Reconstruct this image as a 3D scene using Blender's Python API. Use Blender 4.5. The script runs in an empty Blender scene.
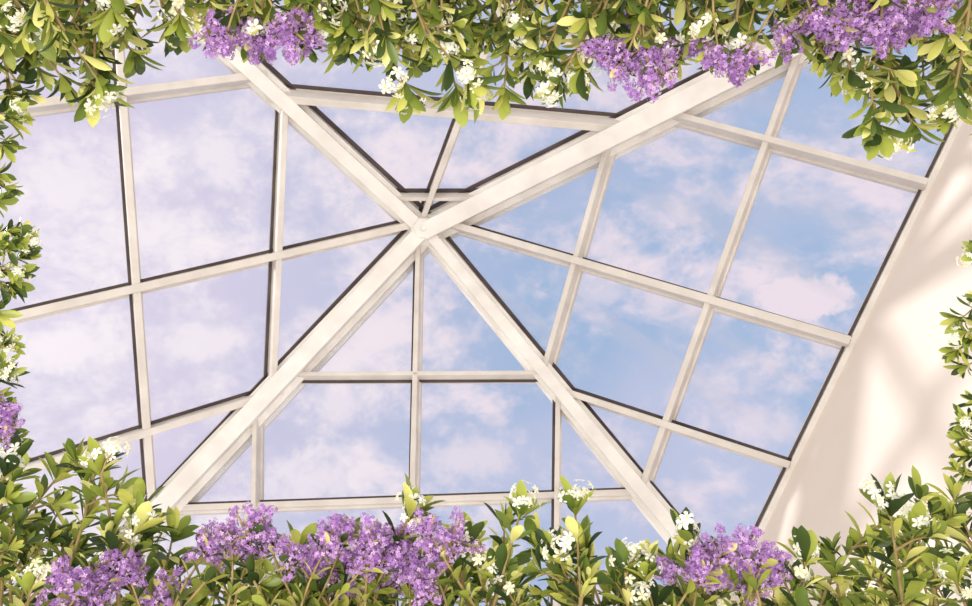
import bpy, math, random
from mathutils import Vector, Matrix
random.seed(7)
F=700.0; CZ=1.2
sc=bpy.context.scene
try:
    sc.view_settings.view_transform='Standard'; sc.view_settings.look='None'
except Exception as e: print(e)
col=sc.collection

def lin(r,g,b):
    f=lambda c:(c/255/12.92 if c/255<=.04045 else ((c/255+.055)/1.055)**2.4)
    return (f(r),f(g),f(b),1)
def unp(u,v,d): return Vector(((u-486)*d/F,(v-303)*d/F,CZ+d))

# ---------------- materials
def newmat(name):
    m=bpy.data.materials.new(name); m.use_nodes=True
    nt=m.node_tree; b=nt.nodes['Principled BSDF']; return m,nt,b
def paint(name,c1,c2,rough=.5,scale=3.0):
    m,nt,b=newmat(name)
    tc=nt.nodes.new('ShaderNodeTexCoord'); n=nt.nodes.new('ShaderNodeTexNoise'); n.inputs['Scale'].default_value=scale
    n.inputs['Detail'].default_value=5
    nt.links.new(tc.outputs['Object'],n.inputs['Vector'])
    r=nt.nodes.new('ShaderNodeValToRGB'); r.color_ramp.elements[0].position=.3; r.color_ramp.elements[1].position=.7
    r.color_ramp.elements[0].color=c1; r.color_ramp.elements[1].color=c2
    nt.links.new(n.outputs['Fac'],r.inputs['Fac']); nt.links.new(r.outputs['Color'],b.inputs['Base Color'])
    b.inputs['Roughness'].default_value=rough
    return m
M_beam=paint('cream_painted_metal',lin(228,222,216),lin(246,242,237),.6,3)
M_bar=paint('cream_glazing_bar',lin(212,204,197),lin(232,225,218),.6,3)
M_gask=paint('dark_rubber',lin(58,48,48),lin(90,76,74),.6,3)
M_wall=paint('wall_plaster',lin(247,235,225),lin(251,240,231),.9,1.2)
M_stem=paint('stem_bark',lin(112,98,56),lin(154,130,84),.8,20)
M_wood=paint('cedar_wood',lin(150,120,88),lin(182,150,112),.7,9)

def glassmat(name,painted_refl):
    m=bpy.data.materials.new(name); m.use_nodes=True; nt=m.node_tree
    for n in list(nt.nodes):
        if n.type!='OUTPUT_MATERIAL': nt.nodes.remove(n)
    out=[n for n in nt.nodes if n.type=='OUTPUT_MATERIAL'][0]
    tr=nt.nodes.new('ShaderNodeBsdfTransparent'); tr.inputs[0].default_value=(.98,.985,1,1)
    gl=nt.nodes.new('ShaderNodeBsdfGlossy'); gl.inputs['Roughness'].default_value=.35
    mx=nt.nodes.new('ShaderNodeMixShader'); mx.inputs[0].default_value=.03
    nt.links.new(tr.outputs[0],mx.inputs[1]); nt.links.new(gl.outputs[0],mx.inputs[2])
    if not painted_refl:
        nt.links.new(mx.outputs[0],out.inputs[0]); return m
    tc=nt.nodes.new('ShaderNodeTexCoord'); mp=nt.nodes.new('ShaderNodeMapping'); mp.vector_type='TEXTURE'  # faint diagonal reflections painted into the pane with stretched noise
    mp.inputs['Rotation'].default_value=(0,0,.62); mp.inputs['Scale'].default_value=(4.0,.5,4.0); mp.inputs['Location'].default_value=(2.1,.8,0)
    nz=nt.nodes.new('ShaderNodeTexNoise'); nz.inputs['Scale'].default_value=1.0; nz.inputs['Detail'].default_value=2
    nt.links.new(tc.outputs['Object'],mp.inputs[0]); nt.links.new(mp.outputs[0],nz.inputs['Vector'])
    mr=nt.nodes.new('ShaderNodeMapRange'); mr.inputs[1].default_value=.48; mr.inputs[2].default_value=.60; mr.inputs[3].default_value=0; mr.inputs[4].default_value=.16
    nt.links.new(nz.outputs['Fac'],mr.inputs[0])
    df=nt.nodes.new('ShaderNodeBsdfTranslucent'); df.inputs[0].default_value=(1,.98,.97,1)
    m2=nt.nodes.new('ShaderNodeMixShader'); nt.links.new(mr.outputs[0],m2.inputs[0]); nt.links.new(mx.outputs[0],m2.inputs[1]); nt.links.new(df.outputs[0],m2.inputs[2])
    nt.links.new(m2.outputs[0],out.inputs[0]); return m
M_glass=glassmat('clear_glass',False); M_glass2=glassmat('painted_reflection_glass',True)

def attrmat(name,transl,rough,spec=.5,var=.25):
    m,nt,b=newmat(name)
    a=nt.nodes.new('ShaderNodeAttribute'); a.attribute_name='Col'
    n=nt.nodes.new('ShaderNodeTexNoise'); n.inputs['Scale'].default_value=40
    mixc=nt.nodes.new('ShaderNodeMix'); mixc.data_type='RGBA'; mixc.blend_type='MULTIPLY'; mixc.inputs[0].default_value=var
    tc=nt.nodes.new('ShaderNodeTexCoord'); nt.links.new(tc.outputs['Object'],n.inputs['Vector'])
    nt.links.new(a.outputs['Color'],mixc.inputs[6]); nt.links.new(n.outputs['Fac'],mixc.inputs[7])
    nt.links.new(mixc.outputs[2],b.inputs['Base Color'])
    b.inputs['Roughness'].default_value=rough
    b.inputs['Specular IOR Level'].default_value=spec
    t=nt.nodes.new('ShaderNodeBsdfTranslucent'); nt.links.new(mixc.outputs[2],t.inputs[0])
    mx=nt.nodes.new('ShaderNodeMixShader'); mx.inputs[0].default_value=transl
    o=[x for x in nt.nodes if x.type=='OUTPUT_MATERIAL'][0]
    nt.links.new(b.outputs[0],mx.inputs[1]); nt.links.new(t.outputs[0],mx.inputs[2]); nt.links.new(mx.outputs[0],o.inputs[0])
    return m
M_leaf=attrmat('leaf_green',.5,.35,.5,.15)
M_white=attrmat('white_petal',.4,.6,.2,.02)
M_purple=attrmat('purple_petal',.4,.6,.2,.1)

def mesh_obj(name,verts,faces,mat,cols=None,smooth=False,link=True,bevel=0):
    me=bpy.data.meshes.new(name); me.from_pydata([tuple(v) for v in verts],[],faces); me.update()
    me.materials.append(mat)
    if cols:
        a=me.color_attributes.new('Col','FLOAT_COLOR','POINT')
        for i,c in enumerate(cols): a.data[i].color=c
    if smooth:
        for p in me.polygons: p.use_smooth=True
    o=bpy.data.objects.new(name,me)
    if link: col.objects.link(o)
    if bevel:
        b=o.modifiers.new('bev','BEVEL'); b.width=bevel; b.segments=2; b.limit_method='ANGLE'
    return o

# ---------------- skylight
DE=7.2
apx=(427,232)
PA,PB,PC,PD=(-68,-225),(1059,-84),(-44,730),(728,595)
apex=unp(*apx,10.0)
H={k:unp(p[0],p[1],DE) for k,p in dict(A=PA,B=PB,C=PC,D=PD).items()}
HP=dict(A=PA,B=PB,C=PC,D=PD)
sky=bpy.data.objects.new('skylight',None); col.objects.link(sky); sky.location=(apex.x,apex.y,CZ+DE)
sky['label']='pyramid glass skylight with cream painted beams and dark seals'; sky['category']='skylight'
def par(o,p):
    o.parent=p; o.matrix_parent_inverse=Matrix.Translation(-p.location)
class Face:
    def __init__(s,a,b):
        s.tri=[apx,HP[a],HP[b]]
        s.n=(H[a]-apex).cross(H[b]-apex).normalized()
        if s.n.z>0: s.n=-s.n
    def at(s,u,v):
        o=Vector((0,0,CZ)); d=Vector(((u-486)/F,(v-303)/F,1))
        return o+d*((apex-o).dot(s.n)/d.dot(s.n))
faces={'L':Face('A','C'),'Bo':Face('C','D'),'R':Face('D','B'),'T':Face('A','B')}
def sweep(name,p0,p1,n,prof,mat,bevel=.008):
    d=(p1-p0).normalized(); r=d.cross(n).normalized(); n=r.cross(d).normalized()
    if n.z>0: n=-n
    V=[];k=len(prof)
    for p in (p0,p1):
        for (x,y) in prof: V.append(p+r*x+n*y)
    Fc=[tuple(range(k))[::-1],tuple(range(k,2*k))]+[(i,(i+1)%k,k+(i+1)%k,k+i) for i in range(k)]
    o=mesh_obj(name,V,Fc,mat,bevel=bevel); par(o,sky); return o
def tprof(w,dep,web=.6,fl=.04):
    w*=1.25; dep*=1.9
    a=w/2; b=w*web/2
    return [(-a,-.04),(a,-.04),(a,fl),(b,fl),(b,dep),(-b,dep),(-b,fl),(-a,fl)]
def seg_side(p,a,b): return (b[0]-a[0])*(p[1]-a[1])-(b[1]-a[1])*(p[0]-a[0])
def split(poly,a,b):
    P=[];N=[]
    for i in range(len(poly)):
        p,q=poly[i],poly[(i+1)%len(poly)]; sp,sq=seg_side(p,a,b),seg_side(q,a,b)
        if sp>=0:P.append(p)
        if sp<=0:N.append(p)
        if sp*sq<0:
            t=sp/(sp-sq); x=(p[0]+(q[0]-p[0])*t,p[1]+(q[1]-p[1])*t); P.append(x);N.append(x)
    return P,N
def chord(tri,a,b):
    pts=[]
    for i in range(3):
        p,q=tri[i],tri[(i+1)%3]; sp,sq=seg_side(p,a,b),seg_side(q,a,b)
        if sp*sq<0:
            t=sp/(sp-sq); pts.append((p[0]+(q[0]-p[0])*t,p[1]+(q[1]-p[1])*t))
    return pts
def gasket(f,p,q,side,off,w,parent_name='gasket'):
    dx,dy=q[0]-p[0],q[1]-p[1]; L=math.hypot(dx,dy); nx,ny=-dy/L,dx/L
    if nx*side[0]+ny*side[1]<0: nx,ny=-nx,-ny
    c=[(p[0]+nx*off,p[1]+ny*off),(q[0]+nx*off,q[1]+ny*off),(q[0]+nx*(off+w),q[1]+ny*(off+w)),(p[0]+nx*(off+w),p[1]+ny*(off+w))]
    b=[f.at(*x) for x in c]; V=[x+f.n*.015 for x in b]+[x+f.n*.05 for x in b]
    return mesh_obj('gasket',V,[(0,1,2,3),(7,6,5,4),(0,4,5,1),(1,5,6,2),(2,6,7,3),(3,7,4,0)],M_gask)
def parto(o,p):
    o.parent=p   # bar geometry is already in world coordinates
UP,LF,DN,RT=(0,-1),(-1,0),(0,1),(1,0)
bars={
'L':[((0,320),(395,229),.125,.13,UP),((30,110),(245,82),.12,.14,UP),((250,398),(110,441),.11,.13,UP),((121,90),(150,490),.105,.12,LF),((281,115),(270,372),.10,.12,LF)],
'Bo':[((420,258),(415,500),.085,.1,LF),((300,380),(535,379),.07,.1,DN),((185,510),(622,495),.09,.06,UP),((260,425),(259,512),.075,.1,LF),((558,405),(557,495),.075,.1,LF)],
'R':[((462,230),(845,343),.12,.13,UP),((672,120),(920,188),.095,.12,UP),((570,393),(790,465),.10,.12,UP),((613,148),(550,370),.09,.11,LF),((795,72),(645,490),.09,.11,LF)],
'T':[((295,92),(608,120),.13,.15,UP),((462,112),(430,198),.10,.12,LF),((404,193),(458,193),.07,.10,UP),((380,30),(640,38),.11,.12,UP)],
}
for k,L in bars.items():
    f=faces[k]; polys=[f.tri]
    for (a,b,w,dep,side) in L:
        ch=chord(f.tri,a,b)
        if len(ch)==2:
            o=sweep('glazing_bar',f.at(*ch[0]),f.at(*ch[1]),f.n,tprof(w,dep),M_bar)
            hw=w*1.25/2*F/8.6
            if side is DN: g=gasket(f,ch[0],ch[1],side,hw-1.5,1.8)
            else: g=gasket(f,ch[0],ch[1],side,hw-1.5,3.1)
            parto(g,o)
        np=[]
        for P in polys:
            x,y=split(P,a,b)
            for z in (x,y):
                if len(z)>=3: np.append(z)
        polys=np
    for P in polys:
        V=[f.at(*p) for p in P]; n=len(V)
        V2=[v-f.n*.012 for v in V]
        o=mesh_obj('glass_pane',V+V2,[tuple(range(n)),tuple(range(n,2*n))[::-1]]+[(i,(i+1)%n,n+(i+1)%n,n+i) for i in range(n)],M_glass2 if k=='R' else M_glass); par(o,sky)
hs={'A':(.38,.36,'T',RT,'L'),'B':(.50,.48,'T',UP,'R'),'C':(.44,.40,'L',LF,'Bo'),'D':(.31,.32,'R',RT,'Bo')}
for k,(w,dep,gf,side,of) in hs.items():
    n=(faces[gf].n+faces[of].n).normalized()
    a=w/2
    prof=[(-a,-.08),(a,-.08),(a,.06),(a*.8,.06),(a*.8,.2),(a*.46,.2),(a*.46,dep),(-a*.46,dep),(-a*.46,.2),(-a*.8,.2),(-a*.8,.06),(-a,.06)]
    o=sweep('hip_beam',apex,H[k],n,prof,M_beam,.01)
    g=gasket(faces[gf],apx,HP[k],side,w/2*F/8.8-1,3.5); parto(g,o)
for a,b,f in (('A','C','L'),('C','D','Bo'),('D','B','R'),('A','B','T')):
    n=Vector((0,0,-1)); w=.08
    o=sweep('eave_beam',H[a],H[b],n,[(-w/2,-.08),(w/2,-.08),(w/2,.04),(-w/2,.04)],M_beam,.01)
    if f=='R':
        g=gasket(faces[f],HP[a],HP[b],LF,3,3); parto(g,o)
# hub
def lathe(name,c,ax,prof,seg,mat,smooth=False):
    ax=ax.normalized(); x=Vector((.93,-.37,0)); y=ax.cross(x)
    V=[];Fc=[]
    for (r,h) in prof:
        for i in range(seg):
            t=2*math.pi*(i+.5)/seg; V.append(c+x*r*math.cos(t)+y*r*math.sin(t)+ax*h)
    for j in range(len(prof)-1):
        for i in range(seg): Fc.append((j*seg+i,j*seg+(i+1)%seg,(j+1)*seg+(i+1)%seg,(j+1)*seg+i))
    Fc.append(tuple(range(seg))[::-1]); Fc.append(tuple(range((len(prof)-1)*seg,len(prof)*seg)))
    return mesh_obj(name,V,Fc,mat,smooth=smooth)
hub=lathe('hub_plate',apex,Vector((0,0,-1)),[(.25,-.05),(.25,.34),(.16,.34),(.16,.49),(.14,.51),(.05,.51),(.04,.54),(.02,.545)],6,M_beam); par(hub,sky)

# ---------------- wall
p0,p1=H['D'],H['B']; d=(p1-p0).normalized(); nrm=Vector((d.y,-d.x,0))
if nrm.x<0: nrm=-nrm
a=p0-d*.9; b=p1+d*.5
V=[]
for off in (.02,.3):
    for p in (a,b):
        for z in (0,CZ+DE+.1): V.append(Vector((p.x,p.y,0))+nrm*off+Vector((0,0,z)))
w=mesh_obj('wall_right',V,[(0,1,3,2),(4,6,7,5),(0,4,5,1),(2,3,7,6),(1,5,7,3),(0,2,6,4)],M_wall)
w['kind']='structure'; w['label']='smooth cream plaster wall with soft beam shadows'; w['category']='wall'

# ---------------- foliage
class MB:
    def __init__(s): s.V=[];s.F=[];s.C=[]
    def grid(s,rows,cols_):
        b=len(s.V); n=len(rows[0])
        for r,c in zip(rows,cols_):
            for p in r: s.V.append(p); s.C.append(c)
        for j in range(len(rows)-1):
            for i in range(n-1): s.F.append((b+j*n+i,b+j*n+i+1,b+(j+1)*n+i+1,b+(j+1)*n+i))
def leaf(mb,o,d,up,L,W,c):
    d=d.normalized(); r=d.cross(up).normalized(); n=r.cross(d).normalized()
    rows=[];cs=[]; curl=random.uniform(-.15,.55)
    for i in range(8):
        t=i/7; w=W*(.06 + .94*max(0,math.sin(math.pi*min(1,t**1.5)))**.75) if t<1 else W*.03
        p=o+d*(L*t*(1-.12*curl*t))-n*(curl*L*t*t*.45)
        rows.append([p-r*w/2+n*w*.2,p-r*w*.02,p+r*w/2+n*w*.2])
        k=.8+.35*t
        cs.append((c[0]*k,c[1]*k,c[2]*k,1))
    mb.grid(rows,cs)
GR=[lin(80,100,48),lin(106,126,54),lin(138,154,66),lin(178,188,86),lin(212,212,108),lin(244,240,150),lin(58,78,42)]
GW=[5,5,6,6,5,4,4]
def tube(mb,pts,r0,r1,c=(.2,.2,.1,1),seg=6):
    rows=[]
    for i,p in enumerate(pts):
        t=(pts[min(i+1,len(pts)-1)]-pts[max(i-1,0)]).normalized(); x=t.orthogonal().normalized(); y=t.cross(x)
        r=r0+(r1-r0)*i/(len(pts)-1)
        rows.append([p+x*r*math.cos(a*2*math.pi/seg)+y*r*math.sin(a*2*math.pi/seg) for a in range(seg+1)])
    mb.grid(rows,[c]*len(rows))
def petals(mb,c,n,R,k,cc,wid=.55,core=None):
    n=n.normalized(); x=n.orthogonal().normalized(); y=n.cross(x); ph=random.random()*6
    for i in range(k):
        a=ph+i*2*math.pi/k; d=(x*math.cos(a)+y*math.sin(a)); r=n.cross(d)
        rows=[]
        for t,w in ((.05,.1),(.4,.8),(.75,1),(1,.35)):
            p=c+d*R*t+n*R*(.35*t*(1-t)*2+.1); rows.append([p-r*w*R*wid/1.6,p+n*R*-.05,p+r*w*R*wid/1.6])
        mb.grid(rows,[cc]*4)
    if core:
        b=len(mb.V)
        for j in range(5):
            a=j*2*math.pi/5; mb.V.append(c+(x*math.cos(a)+y*math.sin(a))*R*.18+n*R*.1); mb.C.append(core)
        mb.V.append(c+n*R*.35); mb.C.append(core)
        for j in range(5): mb.F.append((b+j,b+(j+1)%5,b+5))
def rv(): 
    while True:
        v=Vector((random.uniform(-1,1),random.uniform(-1,1),random.uniform(-1,1)))
        if .05<v.length<1: return v.normalized()
def variant(kind):
    L=.42; S=MB(); Lf=MB(); Fl=MB()
    bend=Vector((random.uniform(-1,1),random.uniform(-1,1),0))*.05
    P=lambda t: Vector((0,0,L*t))+bend*(math.sin(t*math.pi))
    tube(S,[P(i/8) for i in range(9)],.006,.003)
    ga=random.random()*6
    def whorl(base,ax,n,sp0,sp1,l0,l1):
        nonlocal ga
        x=ax.orthogonal().normalized(); y=ax.cross(x)
        for i in range(n):
            ga+=2.4; sp=random.uniform(sp0,sp1)
            rad=x*math.cos(ga)+y*math.sin(ga)
            d=ax*math.cos(sp)+rad*math.sin(sp)
            up=(ax*math.sin(sp)-rad*math.cos(sp))+rv()*.45
            l=random.uniform(l0,l1)*1.06; c=random.choices(GR,GW)[0]
            leaf(Lf,base-ax*random.uniform(0,.02),d,up,l,l*random.uniform(.27,.37),c)
    Z=Vector((0,0,1))
    if kind!='purple':
        whorl(P(1),Z,11,.2,1.15,.055,.112)
        for t in (.3,.5,.68,.85): whorl(P(t),Z,4,.6,1.25,.055,.10)
        for j in range(3):
            t=random.uniform(.3,.85); ax=(Z+rv()*.9).normalized()
            if ax.z<.2: ax.z=.4; ax.normalize()
            q=P(t)+ax*random.uniform(.07,.11)
            tube(S,[P(t),P(t)*.5+q*.5+Z*.008,q],.004,.002)
            whorl(q,ax,8,.3,1.15,.04,.08)
    else:
        for t in (.3,.5,.7,.9): whorl(P(t),Z,4,.6,1.2,.05,.085)
    if kind=='white':
        heads=[P(1)+Z*.03]+[P(1)+rv()*.045+Z*.015 for _ in range(1)]
        for h in heads:
            tube(S,[P(.97),(P(1)+h)/2,h],.003,.002)
            for i in range(11):
                v=rv(); v.z=v.z*.8+.3; c=h+v*random.uniform(.012,.042)
                cc=random.choice([lin(255,254,248),lin(252,250,240),lin(255,255,252),lin(250,246,220)])
                petals(Fl,c,v+rv()*.3,random.uniform(.012,.020),5,cc,.46,lin(236,220,130))
    if kind=='purple':
        PC_=[lin(186,142,208),lin(206,164,222),lin(168,120,194),lin(228,196,238),lin(196,150,212)]
        nsp=8
        for j in range(nsp):
            ax=(Z*.4+rv()*1.0).normalized() if j else Z
            b0=P(.93); ln=random.uniform(.04,.078)
            tube(S,[b0,b0+ax*ln*.5,b0+ax*ln],.003,.001)
            for i in range(44):
                t=random.uniform(.15,1.25); rr=.020*(1.25-t*.7)
                v=rv(); v=(v-ax*v.dot(ax)); v.normalize()
                c=b0+ax*ln*t+v*rr*random.uniform(.6,1.6)
                petals(Fl,c,v+ax*.4+rv()*.6,random.uniform(.0045,.0082),4,random.choice(PC_),.6)
    return S,Lf,Fl
def make_tmpl(kind):
    S,Lf,Fl=variant(kind)
    r=[mesh_obj('stem',S.V,S.F,M_stem,smooth=True,link=False),mesh_obj('leaves',Lf.V,Lf.F,M_leaf,Lf.C,smooth=True,link=False)]
    if Fl.V: r.append(mesh_obj('flower_cluster',Fl.V,Fl.F,M_white if kind=='white' else M_purple,Fl.C,smooth=False,link=False))
    return r
T={'leaf':[make_tmpl('leaf') for _ in range(8)],'white':[make_tmpl('white') for _ in range(5)],'purple':[make_tmpl('purple') for _ in range(6)]}
META={'leaf':('leafy_branch','glossy green shrub branch with whorled oblong leaves','branch','green shrub branches'),
'white':('white_flowering_branch','green shrub branch tipped with small white blossoms','flowering branch','white-flowering shrub branches'),
'purple':('purple_flower_spray','spray of tiny purple blossoms among green leaves','flowers','purple flower sprays')}
def place(kind,u,v,depth,dirpx,scale=1.0,tiltz=None):
    tip=unp(u,v,depth)
    dv=Vector((dirpx[0],dirpx[1],0)).normalized(); dv.z=random.uniform(-.15,.5) if tiltz is None else tiltz
    dv.normalize()
    q=dv.to_track_quat('Z','Y').to_matrix()@Matrix.Rotation(random.random()*6.28,3,'Z')
    nm,lab,cat,grp=META[kind]
    e=bpy.data.objects.new(nm,None); e.empty_display_size=.05
    L=.42*scale*(.93 if kind=='purple' else 1)
    Mx=Matrix.Translation(tip-dv*L)@q.to_4x4()@Matrix.Scale(scale,4)
    e.matrix_world=Mx; col.objects.link(e)
    e['label']=lab; e['category']=cat; e['group']=grp
    for o in random.choice(T[kind]):
        c=o.copy(); c.parent=e; col.objects.link(c)
def interp(tab,x):
    for (a,b) in zip(tab,tab[1:]):
        if a[0]<=x<=b[0]: return a[1]+(b[1]-a[1])*(x-a[0])/(b[0]-a[0])
    return tab[0][1] if x<tab[0][0] else tab[-1][1]
BOT=[(-20,452),(50,455),(95,455),(150,510),(200,534),(250,538),(300,534),(330,532),(410,524),(450,528),(500,514),(575,514),(610,552),(640,540),(680,552),(760,550),(800,558),(840,548),(860,508),(900,490),(990,462)]
TOP=[(-20,110),(40,102),(90,110),(130,85),(150,45),(200,38),(250,50),(320,48),(350,55),(400,82),(430,100),(500,100),(540,100),(600,82),(640,72),(690,60),(740,65),(790,60),(830,90),(880,130),(910,150),(940,135),(990,150)]
J=random.uniform
for layer in range(4):
    x=-25+layer*7
    while x<1000:
        y=interp(BOT,x)+20+layer*27+J(-8,12)
        if y<640: place('leaf',x,y,1.85+layer*.08,(J(-.7,.7),-1),J(.75,1))
        y=interp(TOP,x)-22-layer*27-J(-12,12)
        if y>-35: place('leaf',x+J(-6,6),y,1.85+layer*.08,(J(-.7,.7),1),J(.75,1))
        x+=J(34,46)
for (u,v) in [(8,118),(4,145),(-2,175),(-4,200),(16,232),(22,258),(12,284),(-6,312),(0,345),(-2,368),(-8,395),(6,432)]: place('leaf',u-2,v,1.8,(1,J(-1,1)),.62)
for (u,v) in [(954,318),(960,335),(950,350),(958,366),(974,250),(970,402),(962,420),(958,438),(960,455),(956,472)]: place('leaf',u+8,v,1.82,(-1,J(-1,1)),.52)
WH=[(100,470),(135,532),(410,516),(470,544),(520,514),(575,510),(625,572),(645,580),(805,562),(890,514),(915,532),(250,552),(355,590),(30,590),(500,578),(955,580),(5,474),(725,590),(270,590),(690,548),(560,560),(345,552),(435,585)]
WT=[(345,15),(385,8),(425,22),(442,36),(560,78),(582,68),(100,83),(112,12),(30,20),(620,35),(735,50),(850,70),(880,130),(470,80),(250,15),(520,25),(790,15),(955,88),(180,18),(405,85),(365,40),(545,50),(690,20),(660,55),(320,12)]
for (u,v) in WH: place('white',u,v,1.68,(J(-.5,.5),-1),.92)
for (u,v) in WT: place('white',u,v,1.68,(J(-.5,.5),1),.92)
for (u,v) in [(8,112),(18,245),(10,272),(2,345),(0,380)]: place('white',u,v,1.74,(1,J(-.8,.8)),.6)
for (u,v) in [(960,332),(972,255),(966,425)]: place('white',u+4,v,1.76,(-1,J(-.6,.6)),.48)
def mass(pts,dy,sh):
    for (u,v) in pts: place('purple',u+J(-8,8),v+sh+J(-5,5),J(1.56,1.72),(J(-.9,.9),dy),J(.65,.85),J(-.2,.3))
mass([(45,580),(65,572),(95,568),(120,562),(145,568),(172,582),(70,598),(110,592),(150,598),(90,585),(205,535),(225,525),(250,525),(272,535),(290,545),(230,545),
(315,545),(330,535),(350,528),(372,530),(390,534),(410,528),(428,522),(445,534),(330,560),(350,550),(370,555),(392,552),(410,560),(435,555),(310,565),(385,572),(360,572),(420,575),
(675,558),(700,550),(722,545),(745,545),(768,550),(785,562),(700,568),(720,562),(740,565),(765,572)],-1,11)
for (u,v) in [(2,412),(6,428)]: place('purple',u,v,1.66,(1,-.3),.6,0)
mass([(210,38),(225,42),(245,46),(265,46),(285,48),(305,42),(240,30),(285,30),(612,50),(630,56),(648,62),(668,62),(690,48),(625,75),(652,80),(635,30),(715,58),(735,64),(755,60),(780,45),
(815,20),(830,32),(850,36),(872,38),(892,34),(912,30),(935,26),(830,5),(850,14),(870,14),(895,12),(920,8),(940,10)],1,-9)

# ---------------- trellis that carries the branches (just outside the view)
tre=bpy.data.objects.new('garden_trellis',None); tre.location=(0,0,0); col.objects.link(tre)
tre['label']='slim cedar trellis frame carrying the flowering shrubs'; tre['category']='trellis'
def rod(name,p,q,r):
    mb=MB(); p=Vector(p);q=Vector(q); tube(mb,[p,p*.5+q*.5,q],r,r,seg=10)
    o=mesh_obj(name,mb.V,mb.F,M_wood,smooth=True); o.parent=tre
X,Y=1.62,1.06
for z in (CZ+1.85,CZ+2.1):
    for s in (-1,1):
        rod('rail',(-X-.1,s*Y,z),(X+.1,s*Y,z),.022)
        rod('rail',(s*X,-Y-.1,z),(s*X,Y+.1,z),.022)
for sx in (-1,1):
    for sy in (-1,1): rod('post',(sx*X,sy*Y,0),(sx*X,sy*Y,CZ+2.2),.03)

# ---------------- sky and surroundings
W=bpy.data.worlds.new('World'); sc.world=W; W.use_nodes=True; nt=W.node_tree
bg=nt.nodes['Background']; tc=nt.nodes.new('ShaderNodeTexCoord')
sep=nt.nodes.new('ShaderNodeSeparateXYZ'); nt.links.new(tc.outputs['Generated'],sep.inputs[0])
def mrange(src,a,b,c=0,d=1,smooth=False):
    m=nt.nodes.new('ShaderNodeMapRange'); nt.links.new(src,m.inputs[0])
    if smooth: m.interpolation_type='SMOOTHSTEP'
    for i,v in zip((1,2,3,4),(a,b,c,d)): m.inputs[i].default_value=v
    return m.outputs[0]
def mixrgb(f,a,b):
    m=nt.nodes.new('ShaderNodeMix'); m.data_type='RGBA'
    nt.links.new(f,m.inputs[0])
    for s,i in ((a,6),(b,7)):
        if isinstance(s,tuple): m.inputs[i].default_value=s
        else: nt.links.new(s,m.inputs[i])
    return m.outputs[2]
def math_(op,a,b):
    m=nt.nodes.new('ShaderNodeMath'); m.operation=op
    for i,s in enumerate((a,b)):
        if isinstance(s,(int,float)): m.inputs[i].default_value=s
        else: nt.links.new(s,m.inputs[i])
    return m.outputs[0]
def noise(scale,det,rough,dist,loc,scl,rot):
    mp=nt.nodes.new('ShaderNodeMapping'); mp.inputs['Scale'].default_value=scl; mp.inputs['Location'].default_value=loc; mp.inputs['Rotation'].default_value=(0,0,rot)
    nt.links.new(tc.outputs['Generated'],mp.inputs[0])
    nz=nt.nodes.new('ShaderNodeTexNoise'); nz.inputs['Scale'].default_value=scale; nz.inputs['Detail'].default_value=det; nz.inputs['Roughness'].default_value=rough; nz.inputs['Distortion'].default_value=dist
    nt.links.new(mp.outputs[0],nz.inputs['Vector']); return nz.outputs['Fac']
fx=mrange(sep.outputs['X'],-.42,.08)
base=mixrgb(fx,lin(220,210,231),lin(158,184,219))
n1=noise(6.5,11,.66,.15,(1.3,.6,0),(1,1.3,1),.5)
n2=noise(2.4,4,.5,.2,(4.1,2.3,.7),(1,1,1),0)
n3=noise(14,9,.68,0,(0,0,0),(1,1,1),0)
haze=mrange(n2,.36,.64,0,.6,True)
hz=mixrgb(haze,base,lin(206,205,229))
c1=mrange(n1,.43,.66,0,1,True)
mask=c1
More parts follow.
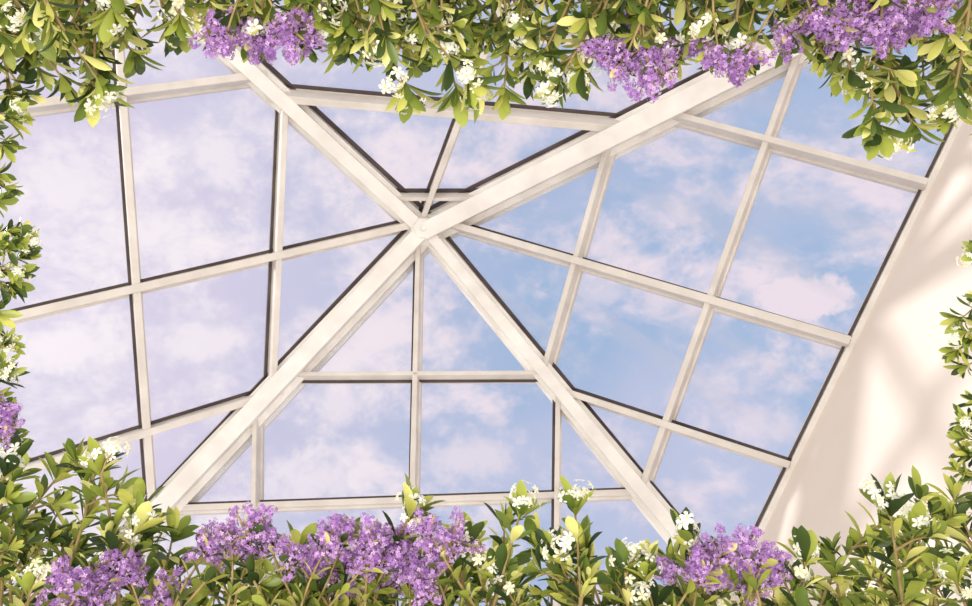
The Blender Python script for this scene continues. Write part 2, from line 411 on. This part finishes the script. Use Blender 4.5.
def puff(u,v,sx,sy,amt=1.0,hard=0):
    global mask
    dv=Vector(((u-486)/F,(v-303)/F,1)).normalized()
    mp=nt.nodes.new('ShaderNodeVectorMath'); mp.operation='SUBTRACT'; nt.links.new(tc.outputs['Generated'],mp.inputs[0]); mp.inputs[1].default_value=dv
    ml=nt.nodes.new('ShaderNodeVectorMath'); ml.operation='MULTIPLY'; nt.links.new(mp.outputs[0],ml.inputs[0]); ml.inputs[1].default_value=(1/sx,1/sy,1/sx)
    ln=nt.nodes.new('ShaderNodeVectorMath'); ln.operation='LENGTH'; nt.links.new(ml.outputs[0],ln.inputs[0])
    dd=math_('ADD',ln.outputs['Value'],math_('MULTIPLY',math_('SUBTRACT',n3,.5),4.5))
    mask=math_('MAXIMUM',mask,mrange(dd,1.5,.2+hard,0,amt,True))
puff(797,297,.052,.025,1,.6); puff(740,425,.05,.03,.7); puff(345,400,.06,.03,.8); puff(600,285,.06,.03,.6); puff(300,480,.08,.03,.8); puff(660,215,.05,.02,.5); puff(470,455,.06,.03,.7); puff(340,330,.07,.04,.7)
puff(150,240,.09,.06,.9); puff(60,350,.08,.05,.9); puff(210,150,.07,.04,.8); puff(80,180,.06,.05,.8); puff(215,340,.07,.03,.8)
cloud=mixrgb(fx,lin(253,243,246),lin(240,225,234))
skyc=mixrgb(mask,hz,cloud)
horizon=mrange(sep.outputs['Z'],.25,.5)
upper=mixrgb(horizon,(.70,.64,.58,1),skyc)
low=mrange(sep.outputs['Z'],-.85,-.25)
lower=mixrgb(low,(1.55,1.48,1.39,1),(.55,.50,.45,1))
mz=mrange(sep.outputs['Z'],-.02,.02)
fin=mixrgb(mz,lower,upper)
nt.links.new(fin,bg.inputs[0]); bg.inputs[1].default_value=1.0

sl=bpy.data.lights.new('sun','SUN'); sl.energy=2.1; sl.angle=math.radians(3.0); sl.color=(1,.94,.88)
so=bpy.data.objects.new('sun',sl); col.objects.link(so)
so.rotation_euler=Vector((1,.24,-.52)).to_track_quat('-Z','Y').to_euler(); so.location=(-6,-2,12)
al=bpy.data.lights.new('added_foliage_fill','AREA'); al.energy=100; al.size=1.6; al.color=(1,.96,.86); al.specular_factor=0  # added fill light below the camera, out of view, brightens the leaves
ao=bpy.data.objects.new('added_foliage_fill',al); col.objects.link(ao); ao.location=(-.3,-.1,.2); ao.rotation_euler=(math.pi,0,0)

cam=bpy.data.cameras.new('Camera'); co=bpy.data.objects.new('Camera',cam); col.objects.link(co)
co.location=(0,0,CZ); co.rotation_euler=(math.pi,0,0); cam.sensor_width=36; cam.lens=36*F/972; cam.clip_start=.05
sc.camera=co
